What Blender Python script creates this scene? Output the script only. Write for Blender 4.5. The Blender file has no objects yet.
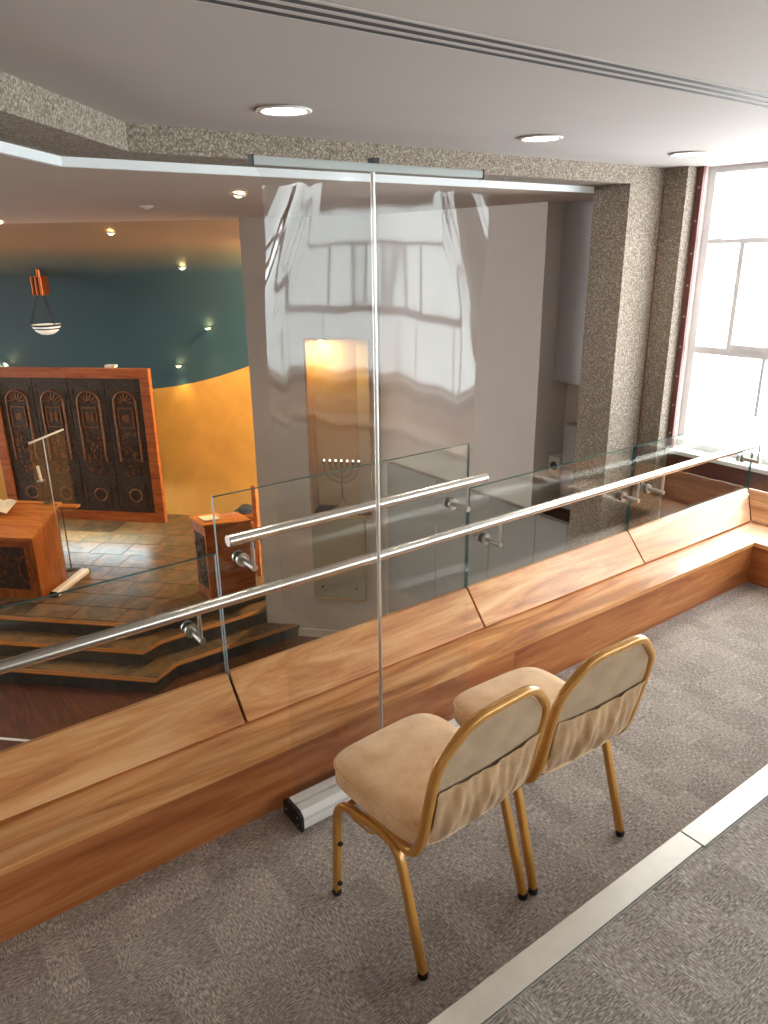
import bpy, bmesh, math, random
from mathutils import Vector, Matrix
random.seed(7)
SC = bpy.context.scene
COL = SC.collection
R2 = math.sqrt(2)

# ------------------------------------------------------------------ camera
cam_d = bpy.data.cameras.new('camera'); cam = bpy.data.objects.new('camera', cam_d); COL.objects.link(cam)
cam_d.sensor_fit = 'VERTICAL'; cam_d.sensor_height = 36.0; cam_d.lens = 745 / 1024 * 36.0
cam_d.clip_start = 0.05
yaw, pitch, roll = math.radians(36.155), math.radians(19.355), math.radians(-0.755)
fw = Vector((math.sin(yaw) * math.cos(pitch), math.cos(yaw) * math.cos(pitch), -math.sin(pitch)))
rt = Vector((math.cos(yaw), -math.sin(yaw), 0)); up = rt.cross(fw)
rt2 = rt * math.cos(roll) + up * math.sin(roll); up2 = -rt * math.sin(roll) + up * math.cos(roll)
cam.matrix_world = Matrix(((rt2.x, up2.x, -fw.x, 0), (rt2.y, up2.y, -fw.y, 0), (rt2.z, up2.z, -fw.z, 1.9), (0, 0, 0, 1)))
SC.camera = cam

# ------------------------------------------------------------------ sky, exposure
SKY = 7.0
world = bpy.data.worlds.new('world'); SC.world = world; world.use_nodes = True
bg = world.node_tree.nodes['Background']
bg.inputs[0].default_value = (0.93, 0.965, 1.0, 1); bg.inputs[1].default_value = SKY
SC.view_settings.view_transform = 'Standard'; SC.view_settings.look = 'None'
SC.view_settings.exposure = 0.85; SC.view_settings.gamma = 1.0
SC.view_settings.use_curve_mapping = False
cy = SC.cycles
cy.max_bounces = 10; cy.diffuse_bounces = 6; cy.glossy_bounces = 5; cy.transparent_max_bounces = 24
cy.caustics_reflective = False; cy.caustics_refractive = False
cy.sample_clamp_indirect = 6.0

def portal(loc, size_y, size_z, direction):
    l = bpy.data.lights.new('window_portal', 'AREA'); l.shape = 'RECTANGLE'; l.size = size_y; l.size_y = size_z
    l.cycles.is_portal = True
    o = bpy.data.objects.new('window_portal', l); COL.objects.link(o)
    o.location = loc; o.rotation_euler = Vector(direction).to_track_quat('-Z', 'Y').to_euler()
    return o

# key heights
ZC = 2.413      # gallery ceiling
ZS = 2.265       # sanctuary ceiling
ZB = -2.46      # raised platform
ZM = -2.94      # main floor
TIER = 0.20     # upper tier of the gallery
XW = 5.08       # window wall
portal((XW + .14, 2.25, 1.42), 1.9, 1.96, (-1, 0, 0))
portal((XW + .14, -1.9, 1.42), 6.0, 1.96, (-1, 0, 0))
portal((3.5, -5.14, 1.72), 3.0, 1.2, (0, 1, 0))

# ------------------------------------------------------------------ materials
MATS = {}
def nt(name):
    m = bpy.data.materials.new(name); m.use_nodes = True
    t = m.node_tree; b = t.nodes['Principled BSDF']; MATS[name] = m
    return m, t, b
def N(t, typ, **kw):
    n = t.nodes.new(typ)
    for k, v in kw.items():
        if k.startswith('i_'): n.inputs[k[2:].replace('_', ' ')].default_value = v
        else: setattr(n, k, v)
    return n
def rgb(c):  # sRGB 0-255 -> linear
    f = lambda v: (v / 255 / 12.92) if v <= 10.3 else ((v / 255 + .055) / 1.055) ** 2.4
    return (f(c[0]), f(c[1]), f(c[2]), 1)
def ramp(t, stops):
    r = t.nodes.new('ShaderNodeValToRGB'); e = r.color_ramp.elements
    while len(e) < len(stops): e.new(0.5)
    for el, (p, c) in zip(e, stops): el.position = p; el.color = c
    return r
def coords(t, scale=(1, 1, 1), rnd=0.0, rot=(0, 0, 0)):
    tc = N(t, 'ShaderNodeTexCoord'); mp = N(t, 'ShaderNodeMapping')
    mp.inputs['Scale'].default_value = scale; mp.inputs['Rotation'].default_value = rot
    if rnd:
        oi = N(t, 'ShaderNodeObjectInfo'); mu = N(t, 'ShaderNodeMath', operation='MULTIPLY'); mu.inputs[1].default_value = rnd
        ad = N(t, 'ShaderNodeVectorMath', operation='ADD')
        t.links.new(oi.outputs['Random'], mu.inputs[0]); t.links.new(mu.outputs[0], ad.inputs[1])
        t.links.new(tc.outputs['Object'], ad.inputs[0]); t.links.new(ad.outputs[0], mp.inputs['Vector'])
    else:
        t.links.new(tc.outputs['Object'], mp.inputs['Vector'])
    return mp.outputs['Vector']
def bump(t, b, src, strength=.2, dist=.01):
    bu = N(t, 'ShaderNodeBump'); bu.inputs['Strength'].default_value = strength; bu.inputs['Distance'].default_value = dist
    t.links.new(src, bu.inputs['Height']); t.links.new(bu.outputs[0], b.inputs['Normal'])

def plain(name, c, rough=.5, metal=0.0, var=.06, scale=6, bmp=0.0, spec=.5, coat=0.0):
    m, t, b = nt(name)
    v = coords(t); n = N(t, 'ShaderNodeTexNoise', i_Scale=scale, i_Detail=4.0); t.links.new(v, n.inputs['Vector'])
    lin = rgb(c); lo = tuple(x * (1 - var) for x in lin[:3]) + (1,); hi = tuple(min(1, x * (1 + var)) for x in lin[:3]) + (1,)
    r = ramp(t, [(.3, lo), (.7, hi)]); t.links.new(n.outputs[0], r.inputs[0]); t.links.new(r.outputs[0], b.inputs['Base Color'])
    b.inputs['Roughness'].default_value = rough; b.inputs['Metallic'].default_value = metal
    b.inputs['Specular IOR Level'].default_value = spec; b.inputs['Coat Weight'].default_value = coat
    if bmp: bump(t, b, n.outputs[0], bmp, .003)
    return m

def wood(name, dark, mid, light, axis=0, rough=.32, coat=.3, scale=1.0, knots=True, rnd=7.0):
    m, t, b = nt(name)
    sc = [9 * scale] * 3; sc[axis] = 1.1 * scale
    v = coords(t, tuple(sc), rnd)
    n1 = N(t, 'ShaderNodeTexNoise', i_Scale=1.0, i_Detail=6.0, i_Roughness=.62, i_Distortion=1.6); t.links.new(v, n1.inputs['Vector'])
    sc2 = [95 * scale] * 3; sc2[axis] = 3.0 * scale
    v2 = coords(t, tuple(sc2), rnd)
    n2 = N(t, 'ShaderNodeTexNoise', i_Scale=1.0, i_Detail=3.0); t.links.new(v2, n2.inputs['Vector'])
    mx = N(t, 'ShaderNodeMath', operation='MULTIPLY_ADD'); mx.inputs[1].default_value = .22
    t.links.new(n2.outputs[0], mx.inputs[0]); t.links.new(n1.outputs[0], mx.inputs[2])
    r = ramp(t, [(.38, rgb(dark)), (.58, rgb(mid)), (.8, rgb(light))]); t.links.new(mx.outputs[0], r.inputs[0])
    out = r.outputs[0]
    if knots:
        sk = [3.2 * scale] * 3; sk[axis] = 1.5 * scale
        vk = coords(t, tuple(sk), rnd); vo = N(t, 'ShaderNodeTexVoronoi', i_Scale=1.0); t.links.new(vk, vo.inputs['Vector'])
        rk = ramp(t, [(.03, (1, 1, 1, 1)), (.2, (0, 0, 0, 1))]); t.links.new(vo.outputs['Distance'], rk.inputs[0])
        mk = N(t, 'ShaderNodeMix', data_type='RGBA'); mk.inputs[0].default_value = .0
        ms = N(t, 'ShaderNodeMath', operation='MULTIPLY'); ms.inputs[1].default_value = .75
        t.links.new(rk.outputs[0], ms.inputs[0]); t.links.new(ms.outputs[0], mk.inputs[0])
        t.links.new(out, mk.inputs[6]); mk.inputs[7].default_value = rgb(dark); out = mk.outputs[2]
    t.links.new(out, b.inputs['Base Color'])
    b.inputs['Roughness'].default_value = rough; b.inputs['Coat Weight'].default_value = coat; b.inputs['Coat Roughness'].default_value = .16
    bump(t, b, n2.outputs[0], .06, .002)
    return m

def concrete(name):
    m, t, b = nt(name)
    v = coords(t); vo = N(t, 'ShaderNodeTexVoronoi', i_Scale=105.0); t.links.new(v, vo.inputs['Vector'])
    hs = N(t, 'ShaderNodeSeparateColor'); t.links.new(vo.outputs['Color'], hs.inputs[0])
    r = ramp(t, [(0, rgb((130, 119, 108))), (.25, rgb((160, 150, 138))), (.5, rgb((174, 165, 153))), (.72, rgb((148, 137, 126))), (.9, rgb((192, 184, 172))), (1, rgb((136, 116, 102)))])
    t.links.new(hs.outputs[0], r.inputs[0])
    rd = ramp(t, [(.25, (1, 1, 1, 1)), (.62, rgb((200, 193, 182)))]); t.links.new(vo.outputs['Distance'], rd.inputs[0])
    mu = N(t, 'ShaderNodeMix', data_type='RGBA', blend_type='MULTIPLY'); mu.inputs[0].default_value = 1
    t.links.new(r.outputs[0], mu.inputs[6]); t.links.new(rd.outputs[0], mu.inputs[7])
    t.links.new(mu.outputs[2], b.inputs['Base Color']); b.inputs['Roughness'].default_value = .85
    inv = N(t, 'ShaderNodeMath', operation='SUBTRACT'); inv.inputs[0].default_value = 1; t.links.new(vo.outputs['Distance'], inv.inputs[1])
    bump(t, b, inv.outputs[0], .45, .006)
    return m

def carpet(name):
    m, t, b = nt(name)
    L = t.links
    # woven blocks: two directions of fine streaks, chosen per random block
    def streak(sx, sy):
        v = coords(t, (sx, sy, 40)); n = N(t, 'ShaderNodeTexNoise', i_Scale=1.0, i_Detail=3.0, i_Roughness=.6); L.new(v, n.inputs['Vector'])
        return n.outputs[0]
    a = streak(58, 240); c = streak(240, 58)
    def cells(sx, sy, off):
        v = coords(t); ad_ = N(t, 'ShaderNodeVectorMath', operation='ADD'); ad_.inputs[1].default_value = (off, off * 1.7, 0); L.new(v, ad_.inputs[0])
        sn = N(t, 'ShaderNodeVectorMath', operation='SNAP'); sn.inputs[1].default_value = (sx, sy, 10); L.new(ad_.outputs[0], sn.inputs[0])
        wn = N(t, 'ShaderNodeTexWhiteNoise', noise_dimensions='2D'); L.new(sn.outputs[0], wn.inputs['Vector']); return wn
    wa_ = cells(.125, .083, .03); wb_ = cells(.0833, .125, .11)
    av = N(t, 'ShaderNodeMath', operation='ADD'); L.new(wa_.outputs['Value'], av.inputs[0]); L.new(wb_.outputs['Value'], av.inputs[1])
    hf = N(t, 'ShaderNodeMath', operation='MULTIPLY'); hf.inputs[1].default_value = .5; L.new(av.outputs[0], hf.inputs[0])
    sp = N(t, 'ShaderNodeCombineColor'); sep = N(t, 'ShaderNodeSeparateColor')
    L.new(hf.outputs[0], sp.inputs[0]); L.new(wb_.outputs['Value'], sp.inputs[1]); L.new(sp.outputs[0], sep.inputs[0]); sp = sep
    st = ramp(t, [(.45, (0, 0, 0, 1)), (.55, (1, 1, 1, 1))]); L.new(sp.outputs[0], st.inputs[0])
    mx = N(t, 'ShaderNodeMix', data_type='FLOAT'); L.new(st.outputs[0], mx.inputs[0]); L.new(a, mx.inputs[2]); L.new(c, mx.inputs[3])
    mr = N(t, 'ShaderNodeMapRange'); mr.inputs['To Min'].default_value = -.035; mr.inputs['To Max'].default_value = .035; L.new(sp.outputs[1], mr.inputs[0])
    ad = N(t, 'ShaderNodeMath', operation='ADD'); L.new(mx.outputs[0], ad.inputs[0]); L.new(mr.outputs[0], ad.inputs[1])
    r = ramp(t, [(.30, rgb((102, 93, 87))), (.5, rgb((152, 141, 133))), (.70, rgb((206, 194, 184)))]); L.new(ad.outputs[0], r.inputs[0])
    L.new(r.outputs[0], b.inputs['Base Color']); b.inputs['Roughness'].default_value = .95; b.inputs['Specular IOR Level'].default_value = .15
    bump(t, b, mx.outputs[0], .5, .006)
    return m

def slate(name, cols, rough=.4, scale=2.2, rnd=9.0):
    m, t, b = nt(name)
    v = coords(t, rnd=rnd); n = N(t, 'ShaderNodeTexNoise', i_Scale=scale, i_Detail=8.0, i_Roughness=.65, i_Distortion=.6); t.links.new(v, n.inputs['Vector'])
    oi = N(t, 'ShaderNodeObjectInfo'); mr = N(t, 'ShaderNodeMapRange'); mr.inputs['To Min'].default_value = -.13; mr.inputs['To Max'].default_value = .13
    t.links.new(oi.outputs['Random'], mr.inputs[0])
    ad = N(t, 'ShaderNodeMath', operation='ADD'); t.links.new(n.outputs[0], ad.inputs[0]); t.links.new(mr.outputs[0], ad.inputs[1])
    k = len(cols); r = ramp(t, [(.3 + .4 * i / (k - 1), rgb(c)) for i, c in enumerate(cols)])
    t.links.new(ad.outputs[0], r.inputs[0]); t.links.new(r.outputs[0], b.inputs['Base Color']); b.inputs['Roughness'].default_value = rough
    bump(t, b, n.outputs[0], .3, .006)
    return m

def thin_glass(name, tint, ior=1.45, gain=1.0, rough=0.0):
    m = bpy.data.materials.new(name); m.use_nodes = True; t = m.node_tree; t.nodes.clear(); MATS[name] = m
    out = N(t, 'ShaderNodeOutputMaterial'); mix = N(t, 'ShaderNodeMixShader'); tr = N(t, 'ShaderNodeBsdfTransparent'); gl = N(t, 'ShaderNodeBsdfGlossy')
    n = N(t, 'ShaderNodeTexNoise', i_Scale=3.0); v = coords(t); t.links.new(v, n.inputs['Vector'])
    r = ramp(t, [(0, tuple(x * .985 for x in tint) + (1,)), (1, tuple(tint) + (1,))]); t.links.new(n.outputs[0], r.inputs[0]); t.links.new(r.outputs[0], tr.inputs[0])
    gl.inputs['Roughness'].default_value = rough; gl.inputs[0].default_value = (1, 1, 1, 1)
    geo = N(t, 'ShaderNodeNewGeometry'); mi = N(t, 'ShaderNodeMix', data_type='FLOAT'); mi.inputs[2].default_value = ior; mi.inputs[3].default_value = 1 / ior
    fr = N(t, 'ShaderNodeFresnel'); t.links.new(geo.outputs['Backfacing'], mi.inputs[0]); t.links.new(mi.outputs[0], fr.inputs['IOR'])
    g = N(t, 'ShaderNodeMath', operation='MULTIPLY', use_clamp=True); g.inputs[1].default_value = gain
    t.links.new(fr.outputs[0], g.inputs[0]); t.links.new(g.outputs[0], mix.inputs[0])
    t.links.new(tr.outputs[0], mix.inputs[1]); t.links.new(gl.outputs[0], mix.inputs[2]); t.links.new(mix.outputs[0], out.inputs[0])
    return m

def glow(name, c, strength):
    m, t, b = nt(name)
    b.inputs['Base Color'].default_value = (.9, .9, .9, 1)
    n = N(t, 'ShaderNodeTexNoise', i_Scale=5.0); v = coords(t); t.links.new(v, n.inputs['Vector'])
    r = ramp(t, [(0, tuple(x * .96 for x in c) + (1,)), (1, tuple(c) + (1,))]); t.links.new(n.outputs[0], r.inputs[0]); t.links.new(r.outputs[0], b.inputs['Emission Color'])
    b.inputs['Emission Strength'].default_value = strength
    return m

def fabric(name, c1, c2, scale=420):
    m, t, b = nt(name)
    v = coords(t); a = N(t, 'ShaderNodeTexVoronoi', i_Scale=float(scale)); t.links.new(v, a.inputs['Vector'])
    n = N(t, 'ShaderNodeTexNoise', i_Scale=14.0, i_Detail=5.0); t.links.new(v, n.inputs['Vector'])
    ad = N(t, 'ShaderNodeMath', operation='MULTIPLY_ADD'); ad.inputs[1].default_value = .55; t.links.new(a.outputs['Distance'], ad.inputs[0]); t.links.new(n.outputs[0], ad.inputs[2])
    r = ramp(t, [(.45, rgb(c1)), (1.0, rgb(c2))]); t.links.new(ad.outputs[0], r.inputs[0]); t.links.new(r.outputs[0], b.inputs['Base Color'])
    b.inputs['Roughness'].default_value = .9; b.inputs['Sheen Weight'].default_value = .25; b.inputs['Specular IOR Level'].default_value = .2
    bump(t, b, a.outputs['Distance'], .25, .0015)
    return m

def brushed(name, c, rough=.25, axis=0):
    m, t, b = nt(name)
    s = [240.0] * 3; s[axis] = 3.0
    v = coords(t, tuple(s)); n = N(t, 'ShaderNodeTexNoise', i_Scale=1.0, i_Detail=2.0); t.links.new(v, n.inputs['Vector'])
    lin = rgb(c); r = ramp(t, [(.3, tuple(x * .9 for x in lin[:3]) + (1,)), (.7, lin)]); t.links.new(n.outputs[0], r.inputs[0]); t.links.new(r.outputs[0], b.inputs['Base Color'])
    b.inputs['Metallic'].default_value = 1; b.inputs['Roughness'].default_value = rough
    return m

M_ceil = plain('ceiling_paint', (186, 180, 175), .8, var=.02, scale=3)
M_white = plain('white_paint', (214, 207, 199), .7, var=.02, scale=3)
M_sceil = plain('sanctuary_ceiling_paint', (190, 174, 160), .75, var=.03, scale=2)
M_teal = plain('teal_vault_paint', (58, 92, 98), .6, var=.08, scale=1.5)
M_ochre = plain('ochre_wall_paint', (204, 150, 66), .65, var=.10, scale=2.5)
M_band = plain('white_trim_paint', (235, 240, 242), .5, var=.02)
M_conc = concrete('exposed_aggregate_concrete')
M_carpet = carpet('woven_carpet')
M_wood = wood('elm_board', (160, 94, 50), (210, 144, 86), (234, 182, 128), 0, .34, .35)
M_woodY = wood('elm_board_across', (160, 94, 50), (210, 144, 86), (234, 182, 128), 1, .34, .35)
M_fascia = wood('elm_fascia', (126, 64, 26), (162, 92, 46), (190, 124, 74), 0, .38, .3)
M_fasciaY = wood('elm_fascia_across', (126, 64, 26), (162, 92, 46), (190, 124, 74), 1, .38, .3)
M_dado = wood('dark_red_wood', (62, 24, 18), (100, 46, 34), (128, 66, 48), 1, .4, .2)
M_jamb = plain('brown_window_jamb', (104, 58, 50), .5, var=.1)
M_arkwood = wood('orange_brown_wood', (110, 48, 16), (160, 82, 34), (186, 108, 52), 0, .4, .2, 1.0, False)
M_deskwood = wood('desk_wood', (130, 66, 22), (184, 108, 44), (206, 136, 66), 0, .4, .2, 1.0, False)
M_deskV = wood('desk_wood_upright', (120, 60, 22), (160, 88, 36), (184, 112, 54), 2, .4, .2, 1.0, False)
M_bronze = plain('dark_bronze', (74, 64, 56), .5, .55, var=.35, scale=24, bmp=.4)
M_bronze2 = plain('copper_relief', (122, 82, 52), .45, .6, var=.35, scale=30, bmp=.3)
M_parq = wood('dark_parquet', (44, 18, 10), (84, 40, 24), (112, 62, 38), 1, .35, .3, 1.2, False)
M_slate = slate('slate_tile', [(54, 42, 30), (92, 72, 50), (128, 96, 60), (78, 70, 56), (110, 88, 64)])
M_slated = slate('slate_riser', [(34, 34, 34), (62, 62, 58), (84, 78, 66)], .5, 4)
M_grout = plain('grout', (58, 48, 38), .9)
M_nose = plain('brass_wood_nosing', (190, 122, 52), .4, .2, var=.1)
M_steel = brushed('brushed_steel', (214, 208, 200), .24, 0)
M_steel2 = brushed('satin_steel_fitting', (190, 184, 176), .3, 1)
M_alu = brushed('matt_aluminium', (222, 220, 214), .42, 0)
M_strip = plain('pale_metal_edging', (226, 220, 210), .35, .35, var=.04, scale=20)
M_black = plain('black_plastic', (24, 22, 22), .5)
M_dark = plain('dark_void', (14, 12, 10), .9)
M_slot = plain('grey_slot', (70, 72, 74), .6)
M_cass = plain('white_enamel', (232, 228, 222), .35, var=.02)
M_gold = plain('gold_paint', (192, 136, 62), .3, .25, var=.06, scale=30, coat=.3)
M_seat = fabric('beige_chair_fabric', (206, 158, 112), (236, 200, 158))
M_backfab = fabric('taupe_back_fabric', (146, 117, 88), (174, 146, 114))
M_pocket = fabric('taupe_pocket_fabric', (150, 114, 80), (188, 152, 112), 300)
M_glass = thin_glass('clear_glass', (.955, .985, .97), 1.45)
M_edge = plain('green_glass_edge', (44, 92, 88), .15, var=.2, scale=30)
M_pane = thin_glass('window_pane', (.97, .98, .98), 1.45)
M_rail = plain('grey_rail_enamel', (176, 182, 182), .4, var=.03)
M_pane2 = thin_glass('green_tinted_pane', (.68, .74, .72), 1.45)
M_film = thin_glass('clear_film', (.93, .93, .925), 1.5, 1.15, .045)
M_alum_frame = plain('grey_window_frame', (236, 237, 240), .4, var=.02)
M_grey = plain('grey_panel', (150, 146, 140), .6, var=.03)
M_bulk = plain('pale_grey_casing', (186, 186, 190), .6, var=.02)
M_menorah = plain('silver_menorah', (176, 164, 146), .3, .9, var=.1)
M_lampglow = glow('downlight_glow', (1, .93, .82), 7)
M_spotglow = glow('spot_glow', (1, .74, .32), 22)
M_flame = glow('menorah_bulb', (1, .95, .85), 2.2)
M_bowlglow = glow('eternal_light_glass', (.85, 1, .88), .16)
M_cool = glow('cool_strip_light', (.75, .95, 1), 9)
M_niche = plain('niche_lining', (222, 196, 160), .6, var=.03)
M_palewood = wood('pale_wood', (170, 128, 92), (206, 166, 128), (226, 192, 156), 2, .45, .1, 1.0, False)
M_cab = plain('grey_green_cabinet', (172, 172, 152), .4, var=.03)
M_copper = plain('copper', (150, 80, 40), .35, .8, var=.15, scale=15)
M_paper = plain('paper', (226, 216, 196), .8)
M_candle = plain('white_wax', (236, 228, 210), .5)
M_cap = plain('dark_grey_felt', (40, 38, 40), .95)

# ------------------------------------------------------------------ geometry helpers
class G:
    """collects vertices and faces of one mesh"""
    def __init__(s): s.v = []; s.f = []; s.m = []; s.smooth = []
    def add(s, vs, fs, mi=0, sm=False):
        o = len(s.v); s.v += [tuple(p) for p in vs]
        for f in fs: s.f.append([i + o for i in f]); s.m.append(mi); s.smooth.append(sm)
        return s
    def box(s, lo, hi, mi=0, bev=0.0):
        x0, y0, z0 = lo; x1, y1, z1 = hi
        if bev <= 0:
            vs = [(x0, y0, z0), (x1, y0, z0), (x1, y1, z0), (x0, y1, z0), (x0, y0, z1), (x1, y0, z1), (x1, y1, z1), (x0, y1, z1)]
            return s.add(vs, [(0, 3, 2, 1), (4, 5, 6, 7), (0, 1, 5, 4), (1, 2, 6, 5), (2, 3, 7, 6), (3, 0, 4, 7)], mi)
        bm = bmesh.new(); bmesh.ops.create_cube(bm, size=1)
        for v in bm.verts: v.co = Vector(((x0 + x1) / 2 + v.co.x * (x1 - x0), (y0 + y1) / 2 + v.co.y * (y1 - y0), (z0 + z1) / 2 + v.co.z * (z1 - z0)))
        bmesh.ops.bevel(bm, geom=list(bm.edges), offset=bev, segments=2, profile=.7, affect='EDGES')
        bm.verts.index_update(); vs = [tuple(v.co) for v in bm.verts]; fs = [[v.index for v in f.verts] for f in bm.faces]; bm.free()
        return s.add(vs, fs, mi)
    def prism(s, poly, z0, z1, mi=0, cap=True):
        """poly counter-clockwise seen from above"""
        n = len(poly); vs = [(x, y, z0) for x, y in poly] + [(x, y, z1) for x, y in poly]
        fs = [(i, (i + 1) % n, n + (i + 1) % n, n + i) for i in range(n)]
        if cap: fs += [tuple(reversed(range(n))), tuple(range(n, 2 * n))]
        return s.add(vs, fs, mi)
    def extrude_x(s, prof, x0, x1, mi=0):
        """profile of (y, z) extruded along x"""
        n = len(prof); vs = [(x0, y, z) for y, z in prof] + [(x1, y, z) for y, z in prof]
        fs = [(i, n + i, n + (i + 1) % n, (i + 1) % n) for i in range(n)] + [tuple(range(n)), tuple(reversed(range(n, 2 * n)))]
        return s.add(vs, fs, mi)
    def tube(s, path, r, seg=10, mi=0, closed=False, square=0.0, ry=None):
        P = [Vector(p) for p in path]; n = len(P); rings = []
        T = []
        for i in range(n):
            a = P[(i - 1) % n] if (i > 0 or closed) else P[i]; b = P[(i + 1) % n] if (i < n - 1 or closed) else P[i]
            T.append((b - a).normalized())
        ref = Vector((0, 0, 1)) if abs(T[0].z) < .9 else Vector((0, 1, 0))
        nrm = (ref - T[0] * ref.dot(T[0])).normalized()
        for i in range(n):
            nrm = (nrm - T[i] * nrm.dot(T[i])).normalized(); bi = T[i].cross(nrm)
            ring = []
            for k in range(seg):
                a = 2 * math.pi * (k + .5) / seg; c, q = math.cos(a), math.sin(a)
                if square:
                    c = math.copysign(abs(c) ** square, c); q = math.copysign(abs(q) ** square, q)
                ring.append(P[i] + nrm * c * r + bi * q * (ry or r))
            rings.append(ring)
        vs = [p for ring in rings for p in ring]; fs = []
        for i in range(n if closed else n - 1):
            j = (i + 1) % n
            for k in range(seg):
                l = (k + 1) % seg; fs.append((i * seg + k, i * seg + l, j * seg + l, j * seg + k))
        s.add(vs, fs, mi, True)
        if not closed: s.add(rings[0], [tuple(reversed(range(seg)))], mi); s.add(rings[-1], [tuple(range(seg))], mi)
        return s
    def lathe(s, prof, c=(0, 0, 0), seg=24, mi=0, sm=True):
        """profile of (r, z) round a vertical axis, top of the list first or last; faces outward when z rises"""
        vs = []; fs = []
        for r, z in prof:
            for k in range(seg): a = 2 * math.pi * k / seg; vs.append((c[0] + r * math.cos(a), c[1] + r * math.sin(a), c[2] + z))
        for i in range(len(prof) - 1):
            for k in range(seg): l = (k + 1) % seg; fs.append((i * seg + k, i * seg + l, (i + 1) * seg + l, (i + 1) * seg + k))
        s.add(vs, fs, mi, sm)
        if prof[0][0] > 1e-5: s.add([vs[k] for k in range(seg)], [tuple(reversed(range(seg)))], mi)
        if prof[-1][0] > 1e-5: s.add([vs[(len(prof) - 1) * seg + k] for k in range(seg)], [tuple(range(seg))], mi)
        return s
    def cyl(s, a, b, r, seg=14, mi=0): return s.tube([a, b], r, seg, mi)
    def grid(s, fn, nu, nv, mi=0, sm=True, flip=False):
        vs = [fn(i / nu, j / nv) for j in range(nv + 1) for i in range(nu + 1)]; w = nu + 1
        fs = [(j * w + i, j * w + i + 1, (j + 1) * w + i + 1, (j + 1) * w + i) for j in range(nv) for i in range(nu)]
        if flip: fs = [tuple(reversed(f)) for f in fs]
        return s.add(vs, fs, mi, sm)
    def build(s, name, mats, parent=None, weld=False):
        me = bpy.data.meshes.new(name); me.from_pydata(s.v, [], s.f)
        if not isinstance(mats, (list, tuple)): mats = [mats]
        for m in mats: me.materials.append(m)
        me.polygons.foreach_set('material_index', s.m); me.polygons.foreach_set('use_smooth', s.smooth); me.update()
        o = bpy.data.objects.new(name, me); COL.objects.link(o)
        if parent: o.parent = parent
        return o

def fillet(pts, rad, n=6):
    P = [Vector(p) for p in pts]; out = [P[0]]
    for i in range(1, len(P) - 1):
        r = rad[i - 1] if isinstance(rad, (list, tuple)) else rad
        a, b, c = P[i - 1], P[i], P[i + 1]; u = (a - b); w = (c - b)
        d = min(r, u.length * .49, w.length * .49); p0 = b + u.normalized() * d; p1 = b + w.normalized() * d
        for k in range(n + 1): t = k / n; out.append(p0 * (1 - t) ** 2 + b * 2 * t * (1 - t) + p1 * t * t)
    out.append(P[-1]); return out

def empty(name, loc=(0, 0, 0), rz=0.0):
    o = bpy.data.objects.new(name, None); COL.objects.link(o); o.location = loc; o.rotation_euler = (0, 0, rz); o.empty_display_size = .1
    return o
def tag(o, label, cat, group=None):
    o['label'] = label; o['category'] = cat
    if group: o['group'] = group
    return o
def struct(o, label=None):
    o['kind'] = 'structure'
    if label: o['label'] = label
    return o
def copy_tree(o, parent=None):
    c = o.copy(); COL.objects.link(c); c.parent = parent
    for ch in list(o.children): copy_tree(ch, c)
    return c
def ST(s, t, z=0.0): return Vector(((s + t) / R2, (s - t) / R2, z))
A45 = -math.pi / 4

# ================================================================== STRUCTURE: gallery
o = G().box((-3.2, .945, -.42), (5.08, 2.36, 0)).build('floor', M_carpet); struct(o, 'woven grey-brown carpet floor of the lower gallery tier')
o = G().box((-3.2, -5.0, -.42), (5.08, .94, TIER - .002)).build('floor_upper_tier', M_carpet); struct(o, 'woven grey-brown carpet floor of the upper gallery tier')
def nosing(name, x0, x1, w, label):
    g = G().box((x0, .945 - w, TIER), (x1, .950, TIER + .004), 0, .0015).box((x0, .945, TIER - .035), (x1, .950, TIER), 0)
    g.box((x0, .945 - w - .006, TIER - .001), (x1, .945 - w - .0035, TIER + .003), 1)
    return struct(g.build(name, [M_strip, M_grey]), label)
nosing('trim_1', -3.2, 1.803, .069, 'pale metal edging strip along the carpet step, longer piece')
nosing('trim_2', 1.810, 4.15, .074, 'pale metal edging strip along the carpet step, piece towards the window')

# gallery ceiling (polygon behind the concrete beam)
BL = (-.607, -.725)
bend = (1.185, 3.4)
ceil_poly = [(bend[0] + BL[0] * 7, bend[1] + BL[1] * 7), (-3.2, -5.2), (5.3, -5.2), (5.3, 3.45), (bend[0], 3.45)]
o = G().prism(ceil_poly, ZC, ZC + .1).build('ceiling', M_ceil); struct(o, 'off-white painted gallery ceiling')

# concrete beam with a bend, column, pilaster
d_l = .362
rear_bend = (1.4362 - 1.233 * d_l, 3.70)
far = 7.0
beam_poly = [(bend[0] + BL[0] * far, bend[1] + BL[1] * far), bend, (5.3, 3.4), (5.3, 3.70), rear_bend, (rear_bend[0] + BL[0] * far, rear_bend[1] + BL[1] * far)]
g = G().prism([bend, (4.94, 3.4), (4.94, 3.70), rear_bend], 2.303, ZC + .08)
beam = empty('concrete_beam', (bend[0], bend[1], 2.303)); struct(beam, 'exposed aggregate concrete beam above the gallery opening')
o = g.build('straight_section', M_conc); o.parent = beam; o.matrix_parent_inverse = Matrix.Translation(-beam.location)
g = G().prism([(bend[0] + BL[0] * far, bend[1] + BL[1] * far), bend, rear_bend, (rear_bend[0] + BL[0] * far, rear_bend[1] + BL[1] * far)], 2.303, ZC + .08)
o = g.build('angled_section', M_conc); o.parent = beam; o.matrix_parent_inverse = Matrix.Translation(-beam.location)
o = G().box((4.57, 3.4, ZM), (4.94, 3.70, 2.303)).build('concrete_column', M_conc); struct(o, 'exposed aggregate concrete column under the end of the beam')
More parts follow.
